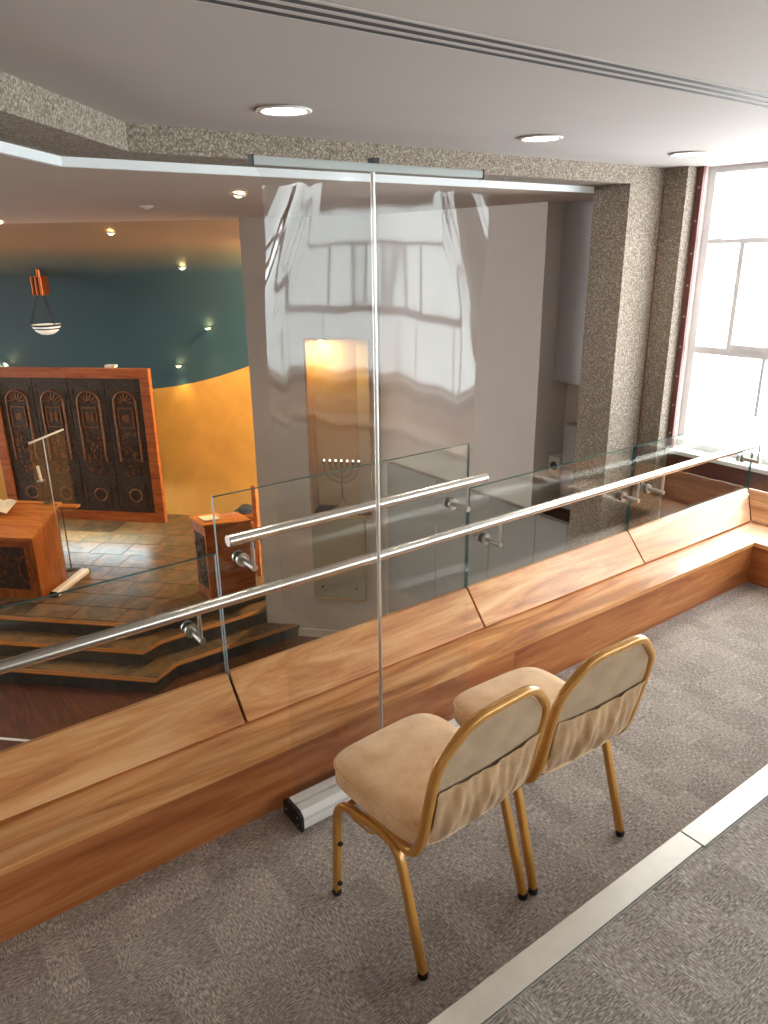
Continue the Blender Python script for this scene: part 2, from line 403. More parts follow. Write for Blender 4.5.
o = G().box((4.942, 3.22, ZM), (5.045, 3.70, ZC)).build('concrete_pilaster', M_conc); struct(o, 'narrow concrete pilaster between the column and the window')
# red cable in the corner between column and pilaster
o = G().tube([(4.936, 3.394, -.3), (4.936, 3.394, 1.2), (4.937, 3.394, 2.30)], .004, 8).build('red_conduit', plain('red_conduit', (120, 66, 68), .5)); tag(o, 'thin dark red conduit in the corner of the concrete column', 'conduit')

# white trim band behind the beam
def offs(d1, d2): return (bend[0] - .725 * d2 + ((d1 - .607 * d2) / .725) * .607, 3.4 + d1)
b0 = rear_bend; b1 = offs(.33, d_l + .03)
g = G().prism([b0, (5.5, 3.702), (5.5, 3.73), b1], ZS - .002, 2.40)
struct(g.build('trim_3', M_band), 'white fascia edge of the sanctuary ceiling')
g = G().prism([(b0[0] + BL[0] * 7, b0[1] + BL[1] * 7), b0, b1, (b1[0] + BL[0] * 7, b1[1] + BL[1] * 7)], ZS - .002, 2.40)
struct(g.build('trim_4', M_band), 'white fascia edge of the sanctuary ceiling, angled length')

# slot diffuser in the gallery ceiling
e = empty('slot_diffuser', (1.0, 1.68, ZC)); tag(e, 'long grey linear slot air diffuser set in the ceiling', 'diffuser')
G().box((-4.1, -.066, -.0012), (4.05, .066, -.0002)).build('slot_backing', M_slot, e)
for k, (a, b) in enumerate(((-.076, -.064), (-.034, -.016), (.016, .034), (.064, .076))):
    G().box((-4.1, a, -.003), (4.05, b, .0)).build('blade', M_ceil, e)

def downlight(x, y, label):
    e = empty('downlight', (x, y, ZC)); tag(e, label, 'ceiling light', 'gallery downlights')
    G().lathe([(.082, -.001), (.105, -.003), (.108, -.008), (.088, -.011), (.082, -.001)], seg=36).build('trim_ring', M_cass, e)
    G().lathe([(.0, -.004), (.082, -.004)], seg=36).build('diffuser', M_lampglow, e)
    l = bpy.data.lights.new('downlight_beam', 'AREA'); l.shape = 'DISK'; l.size = .16; l.energy = 2.5; l.color = (1, .9, .76); l.spread = 2.2
    lo = bpy.data.objects.new('downlight_beam', l); COL.objects.link(lo); lo.parent = e; lo.location = (0, 0, -.014)
    return e
downlight(1.591, 2.79, 'round recessed downlight in the gallery ceiling above the clear screen')
downlight(3.023, 2.796, 'round recessed downlight midway between the clear screen and the window')
downlight(4.275, 2.80, 'round recessed downlight beside the window')

# ------------------------------------------------------------------ window wall
wall = empty('wall_window', (XW, 0, 0)); struct(wall, 'wall on the window side with wood below the sills')
def wpart(g, name, mat):
    o = g.build(name, mat); o.parent = wall; o.matrix_parent_inverse = Matrix.Translation((-XW, 0, 0)); return o
SILL = .44
wpart(G().box((XW, -5.2, -.42), (XW + .3, 3.55, SILL - .03)), 'wall_base', M_white)
for y0, y1, m in ((3.2, 3.55, M_white), (1.1, 1.3, M_conc), (-5.2, -4.985, M_white)):
    wpart(G().box((XW + .0, y0, SILL - .03), (XW + .145, y1, ZC)), 'pier', m)
# dado of wide wooden panels below the sill
yy = 3.21
k = 0
while yy > -4.6:
    y1 = yy - .78
    wpart(G().box((XW - .022, y1 + .004, ZM if yy > 3 else -.4), (XW - .001, yy - .004, SILL - .035), 0, .003), 'dado_panel', M_dado); yy = y1; k += 1
wpart(G().box((XW - .06, -4.9, SILL - .03), (XW + .12, 3.2, SILL), 0, .004), 'sill', M_cass)

def window(name, y0, y1, label, bays, pane=M_pane):
    e = empty(name, (XW + .12, y0, SILL)); struct(e, label)
    def put(g, n, m):
        o = g.build(n, m); o.parent = e; o.matrix_parent_inverse = Matrix.Translation(-e.location); return o
    x0, x1 = XW + .09, XW + .14
    put(G().box((x0, y1 - .05, SILL), (x1, y1, ZC)), 'jamb', M_alum_frame)
    put(G().box((x0, y0, SILL), (x1, y0 + .05, ZC)), 'jamb', M_alum_frame)
    put(G().box((x0 + .002, y0 + .05, SILL), (x1 - .002, y1 - .05, SILL + .05)), 'rail', M_alum_frame)
    put(G().box((x0 + .002, y0 + .05, ZC - (.04 if pane is M_pane else .12)), (x1 - .002, y1 - .05, ZC)), 'rail', M_alum_frame)
    for z, w in ((1.18, .05), (1.93, .03)):
        put(G().box((x0 + .004, y0 + .05, z - w / 2), (x1 - .004, y1 - .05, z + w / 2)), 'transom', M_alum_frame)
    for yb in bays:
        put(G().box((x0 + .01, yb - .012, SILL + .05), (x1 - .01, yb + .012, 1.155)), 'mullion', M_alum_frame)
        put(G().box((x0 - .01, yb + .24, 1.18), (x1 - .006, yb + .275, 1.95)), 'casement_stile', M_alum_frame)
        put(G().box((x0 - .012, yb - .5, 1.207), (x1 - .008, yb + .24, 1.24)), 'casement_rail', M_alum_frame)
        put(G().box((x0 - .012, yb - .5, 1.915), (x1 - .008, yb + .24, 1.95)), 'casement_rail', M_alum_frame)
    edges = [SILL + .05, 1.155, 1.205 - .01, 1.915, 1.945, ZC - .04]
    for z0, z1 in ((SILL + .05, 1.155), (1.205, 1.915), (1.945, ZC - .04)):
        ys = [y0 + .05] + sorted(bays) + [y1 - .05] if z0 < 1 else [y0 + .05, y1 - .05]
        for a, b in zip(ys, ys[1:]):
            put(G().add([(x0 + .03, a, z0), (x0 + .03, b, z0), (x0 + .03, b, z1), (x0 + .03, a, z1)], [(0, 3, 2, 1)]), 'pane', pane)
    return e
window('window_1', 1.3, 3.2, 'tall bright window with grey frame beside the concrete pilaster', [2.63, 1.95])
window('window_2', -4.985, 1.1, 'tall window further along the side wall', [.5, -.3, -1.1, -1.9, -2.7, -3.5, -4.3], M_pane2)
# brown timber jamb with screw heads at the window edge
e = empty('window_jamb_post', (5.05, 3.17, SILL)); struct(e, 'brown timber post at the window edge')
G().box((-.003, .0, 0), (.027, .045, ZC - SILL)).build('post', M_jamb, e)
for k in range(9): G().cyl((.0, .02, .12 + k * .215), (-.010, .02, .12 + k * .215), .008, 8).build('screw', M_steel2, e)

# rear gallery wall with a band of windows, side wall
wr = empty('wall_rear', (0, -5.0, 0)); struct(wr, 'rear gallery wall')
for lo, hi in (((-3.2, -5.3, -.42), (5.3, -5.0, 1.1)), ((-3.2, -5.3, 2.33), (5.3, -5.0, ZC)), ((-3.4, -5.3, 1.1), (2.0, -5.0, 2.33)), ((5.06, -5.3, 1.1), (5.3, -5.0, 2.33))):
    o = G().box(lo, hi).build('wall_piece', M_white); o.parent = wr; o.matrix_parent_inverse = Matrix.Translation((0, 5.0, 0))
e = empty('window_3', (2.0, -5.15, 1.1)); struct(e, 'rear window by the corner')
for k in range(7):
    x = k * .51
    G().box((x - .025, -.03, 0), (x + .025, .03, 1.23)).build('mullion', M_alum_frame, e)
    if k < 6: G().add([(x + .025, 0, .03), (x + .485, 0, .03), (x + .485, 0, 1.2), (x + .025, 0, 1.2)], [(0, 1, 2, 3)]).build('pane', M_pane2, e)
for z in (0, .75, 1.2): G().box((0, -.03, z), (3.06, .03, z + .04)).build('transom', M_alum_frame, e)
struct(G().box((-3.4, -5.3, -.42), (-3.2, -1.6, ZC)).build('wall_gallery_left', M_white))

# ------------------------------------------------------------------ parapet
XP = [-3.0425, -1.8375, -.6425 + .0, .0]
joints = [.962 - 1.2035 * k for k in (3, 2, 1)] + [.962, 2.168, 3.369]
par = empty('parapet', (0, 2.0, 0)); struct(par, 'low elm parapet with a ledge and sloping boards below the glass')
def ppart(g, name, mat):
    o = g.build(name, mat); o.parent = par; o.matrix_parent_inverse = Matrix.Translation((0, -2.0, 0)); return o
LZ = .253
CX = 4.15
fj = [-3.2, -1.44, .962 - 1.2035 * 0 - 1.2035, 2.168, CX]
fj = [-3.2, -.2415, 2.168, CX]
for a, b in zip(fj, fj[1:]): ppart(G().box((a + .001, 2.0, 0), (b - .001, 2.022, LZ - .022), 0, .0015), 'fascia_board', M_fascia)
ppart(G().add([(-3.2, 1.996, LZ - .022), (CX + .004, 1.996, LZ - .022), (4.50, 2.236, LZ - .022), (-3.2, 2.236, LZ - .022), (-3.2, 1.996, LZ), (CX + .004, 1.996, LZ), (4.50, 2.236, LZ), (-3.2, 2.236, LZ)],
              [(0, 3, 2, 1), (4, 5, 6, 7), (0, 1, 5, 4), (1, 2, 6, 5), (2, 3, 7, 6), (3, 0, 4, 7)]), 'ledge_board', M_wood)
# sloping boards
pj = [-3.2] + joints + [4.62]
for i, (a, b) in enumerate(zip(pj, pj[1:])):
    a2, b2 = a + .006, b - .006
    yb, zb_, yt, zt_ = 2.193, LZ + .010, 2.318, .412
    th = .022; dy, dz = (zt_ - zb_), -(yt - yb); L = math.hypot(dy, dz); ny, nz = dy / L * th, dz / L * th
    xb0, xb1, xt0, xt1 = a2, b2, a2, b2
    if i == len(pj) - 2: xb1, xt1 = 4.462, 4.615
    vs = [(xb0, yb, zb_), (xb1, yb, zb_), (xt1, yt, zt_), (xt0, yt, zt_), (xb0, yb + ny, zb_ + nz), (xb1, yb + ny, zb_ + nz), (xt1, yt + ny, zt_ + nz * .0), (xt0, yt + ny, zt_ + nz * .0)]
    ppart(G().add(vs, [(0, 1, 2, 3), (5, 4, 7, 6), (0, 4, 5, 1), (1, 5, 6, 2), (2, 6, 7, 3), (3, 7, 4, 0)]), 'sloping_board', M_wood)
# dark core behind the boards and back face to the hall
ppart(G().extrude_x([(2.03, .0), (2.03, LZ - .024), (2.23, LZ - .024), (2.226, LZ + .004), (2.33, .36), (2.36, .36), (2.36, .0)][::-1], -3.2, 4.60), 'core', M_dark)
ppart(G().box((-3.2, 2.36, -.45), (4.60, 2.385, .358)), 'back_board', M_dado)
# return of the parapet along the window side
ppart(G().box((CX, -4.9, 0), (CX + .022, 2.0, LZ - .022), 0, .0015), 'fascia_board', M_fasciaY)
ppart(G().add([(CX - .004, -4.9, LZ - .022), (4.50, -4.9, LZ - .022), (4.50, 2.236, LZ - .022), (CX - .0, 1.996, LZ - .022), (CX - .004, -4.9, LZ), (4.50, -4.9, LZ), (4.50, 2.236, LZ), (CX + .004, 1.996, LZ)],
              [(0, 3, 2, 1), (4, 5, 6, 7), (0, 1, 5, 4), (1, 2, 6, 5), (2, 3, 7, 6), (3, 0, 4, 7)]), 'ledge_board', M_woodY)
for a, b in ((-4.9, -2.5), (-2.49, -1.3), (-1.29, -.1), (-.09, 1.1), (1.11, 2.19)):
    end = b > 2
    vs = [(4.47, a, LZ + .012), (4.47, b, LZ + .012), (4.63, b + (.13 if end else 0), .412), (4.63, a, .412), (4.49, a, LZ + .004), (4.49, b, LZ + .004), (4.65, b + (.13 if end else 0), .41), (4.65, a, .41)]
    ppart(G().add(vs, [(3, 2, 1, 0), (4, 5, 6, 7), (0, 1, 5, 4), (1, 2, 6, 5), (2, 3, 7, 6), (3, 0, 4, 7)]), 'sloping_board', M_woodY)
ppart(G().box((4.655, -4.9, 0), (4.68, 2.38, .358)), 'back_board', M_dado)

# glass panels
def glass_panel(name, lo, hi, label, thin_axis=1):
    g = G(); x0, y0, z0 = lo; x1, y1, z1 = hi
    vs = [(x0, y0, z0), (x1, y0, z0), (x1, y1, z0), (x0, y1, z0), (x0, y0, z1), (x1, y0, z1), (x1, y1, z1), (x0, y1, z1)]
    fs = [(0, 3, 2, 1), (4, 5, 6, 7), (0, 1, 5, 4), (1, 2, 6, 5), (2, 3, 7, 6), (3, 0, 4, 7)]
    big = (2, 4) if thin_axis == 1 else (3, 5)
    c = Vector(((x0 + x1) / 2, (y0 + y1) / 2, z0)); vs = [tuple(Vector(v) - c) for v in vs]
    for i, f in enumerate(fs): g.add([vs[k] for k in f], [(0, 1, 2, 3)], 0 if i in big else 1)
    o = g.build(name, [M_glass, M_edge]); o.location = c
    return tag(o, label, 'glass panel', 'glass balustrade panels')
ZG0 = .375
glass_panel('glass_panel', (-.238, 2.322, ZG0), (.957, 2.337, .893), 'low glass balustrade panel overlooking the stepped platform')
glass_panel('glass_panel', (.966, 2.322, ZG0), (2.164, 2.337, 1.102), 'tall glass balustrade panel carrying the short upper handrail')
glass_panel('glass_panel', (2.172, 2.322, ZG0), (3.365, 2.337, .895), 'low glass balustrade panel in front of the concrete column')
glass_panel('glass_panel', (3.373, 2.322, ZG0), (4.625, 2.337, .893), 'low glass balustrade panel ending at the window corner')
glass_panel('glass_panel', (4.633, 1.14, ZG0), (4.648, 2.337, .893), 'low glass balustrade panel turned along the window side', 0)

# handrails with brackets
def handrail(x0, x1, y, z, zd, brackets, label):
    e = empty('handrail', ((x0 + x1) / 2, y, z)); tag(e, label, 'handrail', 'steel handrails')
    c = (x0 + x1) / 2; h = (x1 - x0) / 2
    G().tube([(-h, 0, 0), (-h + .003, 0, 0), (0, 0, 0), (h - .003, 0, 0), (h, 0, 0)], .0212, 28).build('rail', M_steel, e)
    for s in (-1, 1): G().tube([(s * h, 0, 0), (s * (h + .004), 0, 0)], .0195, 24).build('end_cap', M_steel2, e)
    for bx in brackets:
        x = bx - c; gy = 2.322 - y; dz = zd - z
        b = G().tube([(x, gy - .016, dz), (x, .0 - .012, dz)], .0115, 16).build('bracket', M_steel2, e)
        G().tube([(x, gy - .001, dz), (x, gy - .006, dz)], .026, 24).build('rubber_washer', M_black, b)
        G().tube([(x, gy - .006, dz), (x, gy - .02, dz)], .025, 24).build('disc', M_steel2, b)
        G().tube([(x, .0, dz - .014), (x, 0, -.02)], .0062, 12).build('upright', M_steel2, b)
        G().tube([(x, gy + .016, dz), (x, gy + .026, dz)], .024, 24).build('back_disc', M_steel2, b)
    return e
handrail(-1.5, 4.60, 2.222, .755, .636, [-.15, .835, 2.269, 3.281, 3.502, 4.493], 'long brushed steel handrail running along the whole glass balustrade')
handrail(.966, 2.165, 2.222, .972, .852, [1.052, 2.062], 'short brushed steel handrail above the long one on the tall glass panel')

# ================================================================== STRUCTURE: sanctuary
o = G().box((-6.2, 0, ZM - .1), (8, 17, ZM)).build('floor_hall', M_parq); struct(o, 'dark red-brown wooden hall floor')
o = G().box((-2.5, -.018, .0), (2.5, .018, .003)).build('floor_line', M_band); tag(o, 'thin white line across the dark wooden hall floor', 'floor line')
o.location = ST(5.975, -5.6, ZM); o.rotation_euler = (0, 0, A45)
# sanctuary ceiling
fpts = [(5.7, 3.73), (5.7, 6.6), ST(9, .0)[:2], ST(9, -13)[:2], (-6.2, 15.6), (-6.2, -2.0), (b1[0] + BL[0] * 7.3, -2.0), b1]
fpts = [tuple(p) for p in fpts]
bm = bmesh.new(); vs = [bm.verts.new((x, y, ZS)) for x, y in fpts]; f = bm.faces.new(vs); bmesh.ops.triangulate(bm, faces=[f]); bmesh.ops.recalc_face_normals(bm, faces=bm.faces[:])
me = bpy.data.meshes.new('ceiling_sanctuary'); bm.to_mesh(me); bm.free(); me.materials.append(M_sceil)
o = bpy.data.objects.new('ceiling_sanctuary', me); COL.objects.link(o); struct(o, 'plain sanctuary ceiling beyond the beam')
# vault over the ark: teal paint, warm light coloured in along the near edge
sw = lambda t: 11.75 - .033 * (t + 6.4) ** 2
ztop = lambda t: min(2.2, -.28 + .077 * (t + 6.4) ** 2)
SF = 9.0
def vault_z(s, t):
    x = max(0, min(1, (s - SF) / (sw(t) - SF))); return ztop(t) + (ZS - ztop(t)) * math.sqrt(max(0, 1 - x * x))
def vfn(a0, a1):
    def fn(u, v):
        t = -12.5 + 12.5 * u; S1 = 10.45
        ph0 = math.asin(min(1, (S1 - SF) / (sw(t) - SF)))
        p0 = a0 if a0 is not None else ph0; p1 = a1 if a1 is not None else ph0
        ph = p0 + (p1 - p0) * v
        s = SF + (sw(t) - SF) * math.sin(ph); z = ztop(t) + (ZS - ztop(t)) * math.cos(ph)
        return ST(s, t, z)
    return fn
def vault_paint_warm_light():
    m, t, b = nt('vault_paint_warm_light'); L = t.links
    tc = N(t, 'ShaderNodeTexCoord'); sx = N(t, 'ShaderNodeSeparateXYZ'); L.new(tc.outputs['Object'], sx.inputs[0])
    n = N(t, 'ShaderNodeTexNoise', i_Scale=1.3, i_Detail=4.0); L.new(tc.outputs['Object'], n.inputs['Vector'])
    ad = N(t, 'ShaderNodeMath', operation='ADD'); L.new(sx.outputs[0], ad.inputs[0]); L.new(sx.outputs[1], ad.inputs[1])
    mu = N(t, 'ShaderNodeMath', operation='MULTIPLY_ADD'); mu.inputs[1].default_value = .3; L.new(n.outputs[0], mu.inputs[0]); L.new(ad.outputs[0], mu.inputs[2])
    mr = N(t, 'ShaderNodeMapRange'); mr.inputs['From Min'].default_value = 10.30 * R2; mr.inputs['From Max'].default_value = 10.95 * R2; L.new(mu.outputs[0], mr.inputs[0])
    r = ramp(t, [(0, rgb((150, 122, 92))), (.5, rgb((104, 102, 84))), (1, rgb((46, 76, 84)))]); L.new(mr.outputs[0], r.inputs[0]); L.new(r.outputs[0], b.inputs['Base Color'])  # tan and olive stops put warm lamplight into the colour; teal is the paint
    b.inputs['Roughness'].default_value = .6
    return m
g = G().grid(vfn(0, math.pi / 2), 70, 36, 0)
struct(g.build('ceiling_vault', [vault_paint_warm_light()]), 'curved vault over the ark, teal towards the wall, its edge coloured tan as warm light')
o = G().grid(lambda u, v: ST(sw(-12.5 + 12.5 * u) + .0, -12.5 + 12.5 * u, ZB - .5 + (ztop(-12.5 + 12.5 * u) - ZB + .5) * v), 70, 6).build('wall_apse', M_ochre); struct(o, 'gently curved ochre wall behind the ark')

# wall with the menorah niche (45 degree wall)
wa = empty('wall_niche', ST(8.57, -2.93, ZM), A45); struct(wa, 'pale wall with the lit menorah niche')
nx0, nx1, nz0, nz1 = .674, 1.461, -1.2 - ZM, .955 - ZM; ZT = ZS - ZM; WX = 1.7
for lo, hi in (((0, 0, 0), (nx0, .5, ZT)), ((nx1, 0, 0), (WX, .5, ZT)), ((nx0, 0, nz1), (nx1, .5, ZT)), ((nx0, 0, 0), (nx1, .5, nz0))):
    G().box(lo, hi).build('wall_piece', M_white, wa)
G().box((nx0, .34, nz0), (nx1, .36, nz1)).build('niche_back', M_niche, wa)
for a, b in ((nx0, nx0 + .025), (nx1 - .025, nx1)): G().box((a, -.012, nz0), (b, .345, nz1)).build('niche_lining', M_palewood, wa)
G().box((nx0, -.02, nz0 - .03), (nx1, .345, nz0), 0, .004).build('niche_shelf', M_palewood, wa)
G().box((nx0, -.012, nz1 - .02), (nx1, .345, nz1)).build('niche_lining', M_palewood, wa)
G().box((0, -.016, 0), (WX, -.0, .11), 0, .003).build('skirting', M_cass, wa)
# glow lamp in the niche
l = bpy.data.lights.new('niche_lamp_light', 'AREA'); l.shape = 'DISK'; l.size = .1; l.energy = 2.6; l.color = (1, .66, .12)
lamp = empty('niche_lamp', tuple(wa.matrix_basis @ Vector((nx0 + .16, .2, nz1 - .02))), A45); tag(lamp, 'small yellow lamp in the top of the menorah niche', 'lamp')
G().lathe([(0, -.03), (.03, -.03), (.045, 0)], seg=16).build('lamp_shade', M_copper, lamp)
G().lathe([(0, -.034), (.026, -.034)], seg=16).build('bulb', M_spotglow, lamp)
lo = bpy.data.objects.new('niche_lamp_light', l); COL.objects.link(lo); lo.parent = lamp; lo.location = (0, 0, -.045)
# wall B with grey dado, end of the hall wall
struct(G().box((5.1, 4.6, ZM), (5.5, 7.6, ZS)).build('wall_hall_side', M_white), 'plain pale side wall of the hall')
struct(G().box((5.5, 3.552, ZM), (5.7, 4.7, ZS)).build('wall_recess', M_white), 'recess wall beside the concrete column')
struct(G().box((5.047, 3.24, ZM), (5.5, 3.55, ZS)).build('wall_recess_end', M_conc))
dd = empty('wall_dado', (5.04, 5.0, ZM)); struct(dd, 'grey dado panelling on the hall side wall')
for y0, y1 in ((5.9, 6.8), (5.07, 5.9), (4.46, 5.07), (4.08, 4.46), (3.71, 4.08)):
    G().box((-.02, y0 - 5 + .004, 0), (.05, y1 - 5 - .004, -.45 - ZM), 0, .003).build('panel', M_grey, dd)
G().box((.05, -1.2, 0), (.46, 1.8, -.47 - ZM)).build('backing', M_dark, dd)
o = G().box((5.3, 3.95, .75), (5.499, 4.598, ZS - .002), 0, .004).build('duct_casing', M_bulk); tag(o, 'pale grey boxed duct casing hanging beside the concrete column', 'duct casing')
o = G().box((5.33, 4.325, -.44), (5.499, 4.45, .37), 0, .004).build('conduit_box', M_bulk); tag(o, 'narrow pale conduit box below the duct casing', 'conduit box')
e = empty('wall_speaker', (5.38, 4.55, -.13)); tag(e, 'small square white wall speaker with a round grille', 'speaker')
G().box((-.08, -.09, 0), (.119, .04, .18), 0, .006).build('cabinet', M_cass, e)
G().tube([(-.081, -.025, .09), (-.086, -.025, .09)], .042, 20).build('grille', M_slot, e)

# outer shell of the hall
struct(G().box((-6.4, -2.2, ZM), (-6.2, 17, ZS + .1)).build('wall_left', M_white))
struct(G().box((-6.2, -2.2, -.42), (-3.4, -2.0, ZS + .1)).build('wall_near', M_white))
struct(G().box((-6.2, -.2, ZM), (5.7, 0, -.42)).build('wall_under_gallery', M_white))
struct(G().box((5.3, 0, ZM), (5.5, 3.24, -.42)).build('wall_under_side', M_white))

# raised platform with three steps
def lvl(sk, p1, p2, yk): return [tuple(ST(sk, -11)[:2]), p1, p2, (4.9, yk), (4.9, 9.5), tuple(ST(11.8, -1.5)[:2]), tuple(ST(11.8, -11)[:2])]
LV = [(7.66, (2.237, 8.60), (2.45, 8.50), 8.50, ZB), (7.32, (2.29, 8.06), (2.56, 8.17), 8.17, ZB - .16), (6.99, (2.27, 7.62), (2.60, 7.82), 7.82, ZB - .32)]
plat = empty('floor_platform', (2.3, 8.6, ZM)); struct(plat, 'raised slate platform with three dark steps')
def fpart(o): o.parent = plat; o.matrix_parent_inverse = Matrix.Translation(-plat.location); return o
for i, (sk, p1, p2, yk, z) in enumerate(LV):
    P = lvl(sk, p1, p2, yk)
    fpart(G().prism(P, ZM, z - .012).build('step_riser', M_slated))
    fpart(G().prism(P, z - .012, z).build('step_tread' if i else 'platform_bed', M_slate))
    # two thin nosing lines
    for dd_ in (.0, .05):
        q = lambda x, y: (x + .707 * dd_, y + .707 * dd_, z + .003)
        a0 = Vector(P[0]); 
        path = [(P[0][0] + .707 * dd_, P[0][1] + .707 * dd_, z), (p1[0] + .5 * dd_, p1[1] + .9 * dd_, z), (p2[0] + .2 * dd_, p2[1] + dd_, z), (min(4.9, 12.1 - yk - .01) if i else 4.6, yk + dd_, z)]
        fpart(G().tube(path, .012, 8).build('nosing', M_nose))
# slate tiles of the platform, each its own piece
rnd = random.Random(3)
tile_mesh = {}
s = 7.76; row = 0
while s < 11.6:
    hgt = rnd.choice((.36, .45, .54)); t = -8.6 + rnd.random() * .3
    while t < -2.05:
        w = rnd.choice((.36, .45, .54, .63))
        if all(not (st_ > 8.5 and t + w > -2.95) for st_ in (s + hgt,)) and s + hgt < 11.6 and t + w < -2.2:
            c = ST(s + hgt / 2, t + w / 2, ZB); x_ok = True
            for du in (-1, 1):
                for dv in (-1, 1):
                    q = ST(s + hgt / 2 + du * hgt / 2, t + w / 2 + dv * w / 2)
                    if q.y < 8.56 and q.x > 2.2: x_ok = False
                    if q.x > 4.8: x_ok = False
            if x_ok:
                key = (w, hgt)
                if key not in tile_mesh:
                    ob = G().box((-w / 2 + .006, -hgt / 2 + .006, 0), (w / 2 - .006, hgt / 2 - .006, .006), 0, .002).build('tile', M_slate); tile_mesh[key] = ob.data
                else:
                    ob = bpy.data.objects.new('tile', tile_mesh[key]); COL.objects.link(ob)
                ob.parent = plat; ob.location = c - plat.location + Vector((0, 0, rnd.uniform(0, .002))); ob.rotation_euler = (0, 0, A45)
        t += w
    s += hgt; row += 1
ZF = ZB + .008

# ================================================================== THINGS: sanctuary
# --- the ark
ark = empty('ark_cabinet', ST(10.35, -6.415, ZF), A45); tag(ark, 'large wooden ark cabinet with four dark bronze relief doors', 'cabinet')
AB, AT, AW = .345, 2.755, 1.325
fwid = .15
G().box((-AW, 0, AB), (AW, .09, AB + fwid), 0, .006).build('frame_rail', M_arkwood, ark)
G().box((-AW, 0, AT - fwid), (AW, .09, AT), 0, .006).build('frame_rail', M_arkwood, ark)
for s_ in (-1, 1): G().box((min(s_ * AW, s_ * (AW - fwid)), 0, AB + fwid), (max(s_ * AW, s_ * (AW - fwid)), .09, AT - fwid), 0, .006).build('frame_post', M_arkwood, ark)
G().box((-AW + .42, .09, AB + .12), (AW - .42, .60, AT - .2)).build('case', M_arkwood, ark)
G().box((-AW + .6, .60, AB + .3), (AW - .6, 1.33, AT - .6)).build('wall_mount', M_black, ark)
G().box((-.9, .10, AB + .06), (.9, .18, AB + .119)).build('strip_light', M_cool, ark)
G().box((.62, .06, AT), (.78, .16, AT + .04), 0, .004).build('top_fitting', M_cass, ark)
dw = (2 * (AW - fwid)) / 4
for i in range(4):
    x0 = -AW + fwid + i * dw; xc = x0 + dw / 2; z0, z1 = AB + fwid, AT - fwid
    d = G().box((x0 + .004, .035, z0 + .002), (x0 + dw - .004, .085, z1 - .002), 0, .004).build('door', M_bronze, ark)
    rw = dw * .30; za = z1 - .38
    arch = [(xc + rw * math.cos(a), .03, za + rw * math.sin(a)) for a in [math.pi * k / 14 for k in range(15)]]
    G().tube([(xc + rw, .03, za - .9)] + arch + [(xc - rw, .03, za - .9)], .018, 8).build('arch_moulding', M_bronze2, d)
    for k in range(7):
        a = math.pi * (k + .5) / 7
        G().tube([(xc + .04 * math.cos(a), .03, za + .04 * math.sin(a)), (xc + (rw - .03) * math.cos(a), .026, za + (rw - .03) * math.sin(a))], .014, 6).build('shell_rib', M_bronze2, d)
    pl = G(); q = .105
    pl.box((xc - q, .02, za - .36), (xc + q, .035, za - .08), 0, .004)
    for bx in ((xc - q - .02, za - .38, xc + q + .02, za - .36), (xc - q - .02, za - .08, xc + q + .02, za - .06), (xc - q - .02, za - .36, xc - q, za - .08), (xc + q, za - .36, xc + q + .02, za - .08)):
        pl.box((bx[0], .012, bx[1]), (bx[2], .035, bx[3]), 1)
    if i == 3: pl.tube([(xc, .022, za - .22), (xc, .008, za - .22)], .06, 16, 1)
    elif i == 0: pl.box((xc - .05, .01, za - .27), (xc + .05, .022, za - .17), 1)
    else:
        for sx in (-.035, .035): pl.box((xc + sx - .026, .01, za - .28), (xc + sx + .026, .022, za - .16), 1); pl.tube([(xc + sx, .021, za - .16), (xc + sx, .011, za - .16)], .026, 12, 1)
    pl.build('plaque', [M_bronze, M_bronze2], d)
    rl = G(); rr = random.Random(20 + i)
    for k in range(70):
        x = xc + rr.uniform(-.12, .12); z = rr.uniform(z0 + .62, za - .45); w = rr.uniform(.008, .03); hh = rr.uniform(.008, .04)
        rl.box((x - w, .024, z - hh), (x + w, .036, z + hh), rr.randint(0, 1))
    for k in range(60):
        x = x0 + rr.choice((.03, .055, dw - .055, dw - .03)); z = rr.uniform(z0 + .1, z1 - .1)
        rl.box((x - .012, .028, z - .02), (x + .012, .036, z + .02), 0)
    o = rl.build('relief_work', [M_bronze, M_bronze2], d); o['kind'] = 'stuff'
    lp = G().box((xc - .16, .026, z0 + .08), (xc + .16, .036, z0 + .48), 0, .004).build('lower_panel', M_bronze, d)
    G().tube([(xc + .1 * math.cos(a), .026, z0 + .28 + .1 * math.sin(a)) for a in [2 * math.pi * k / 20 for k in range(20)]], .014, 6, closed=True).build('rosette', M_bronze2, lp)
l = bpy.data.lights.new('ark_strip_light', 'AREA'); l.shape = 'RECTANGLE'; l.size = 1.8; l.size_y = .1; l.energy = 10; l.color = (.75, .95, 1)
lo = bpy.data.objects.new('ark_strip_light', l); COL.objects.link(lo); lo.parent = ark; lo.location = (0, .16, AB - .015); lo.rotation_euler = (math.radians(-25), 0, 0)

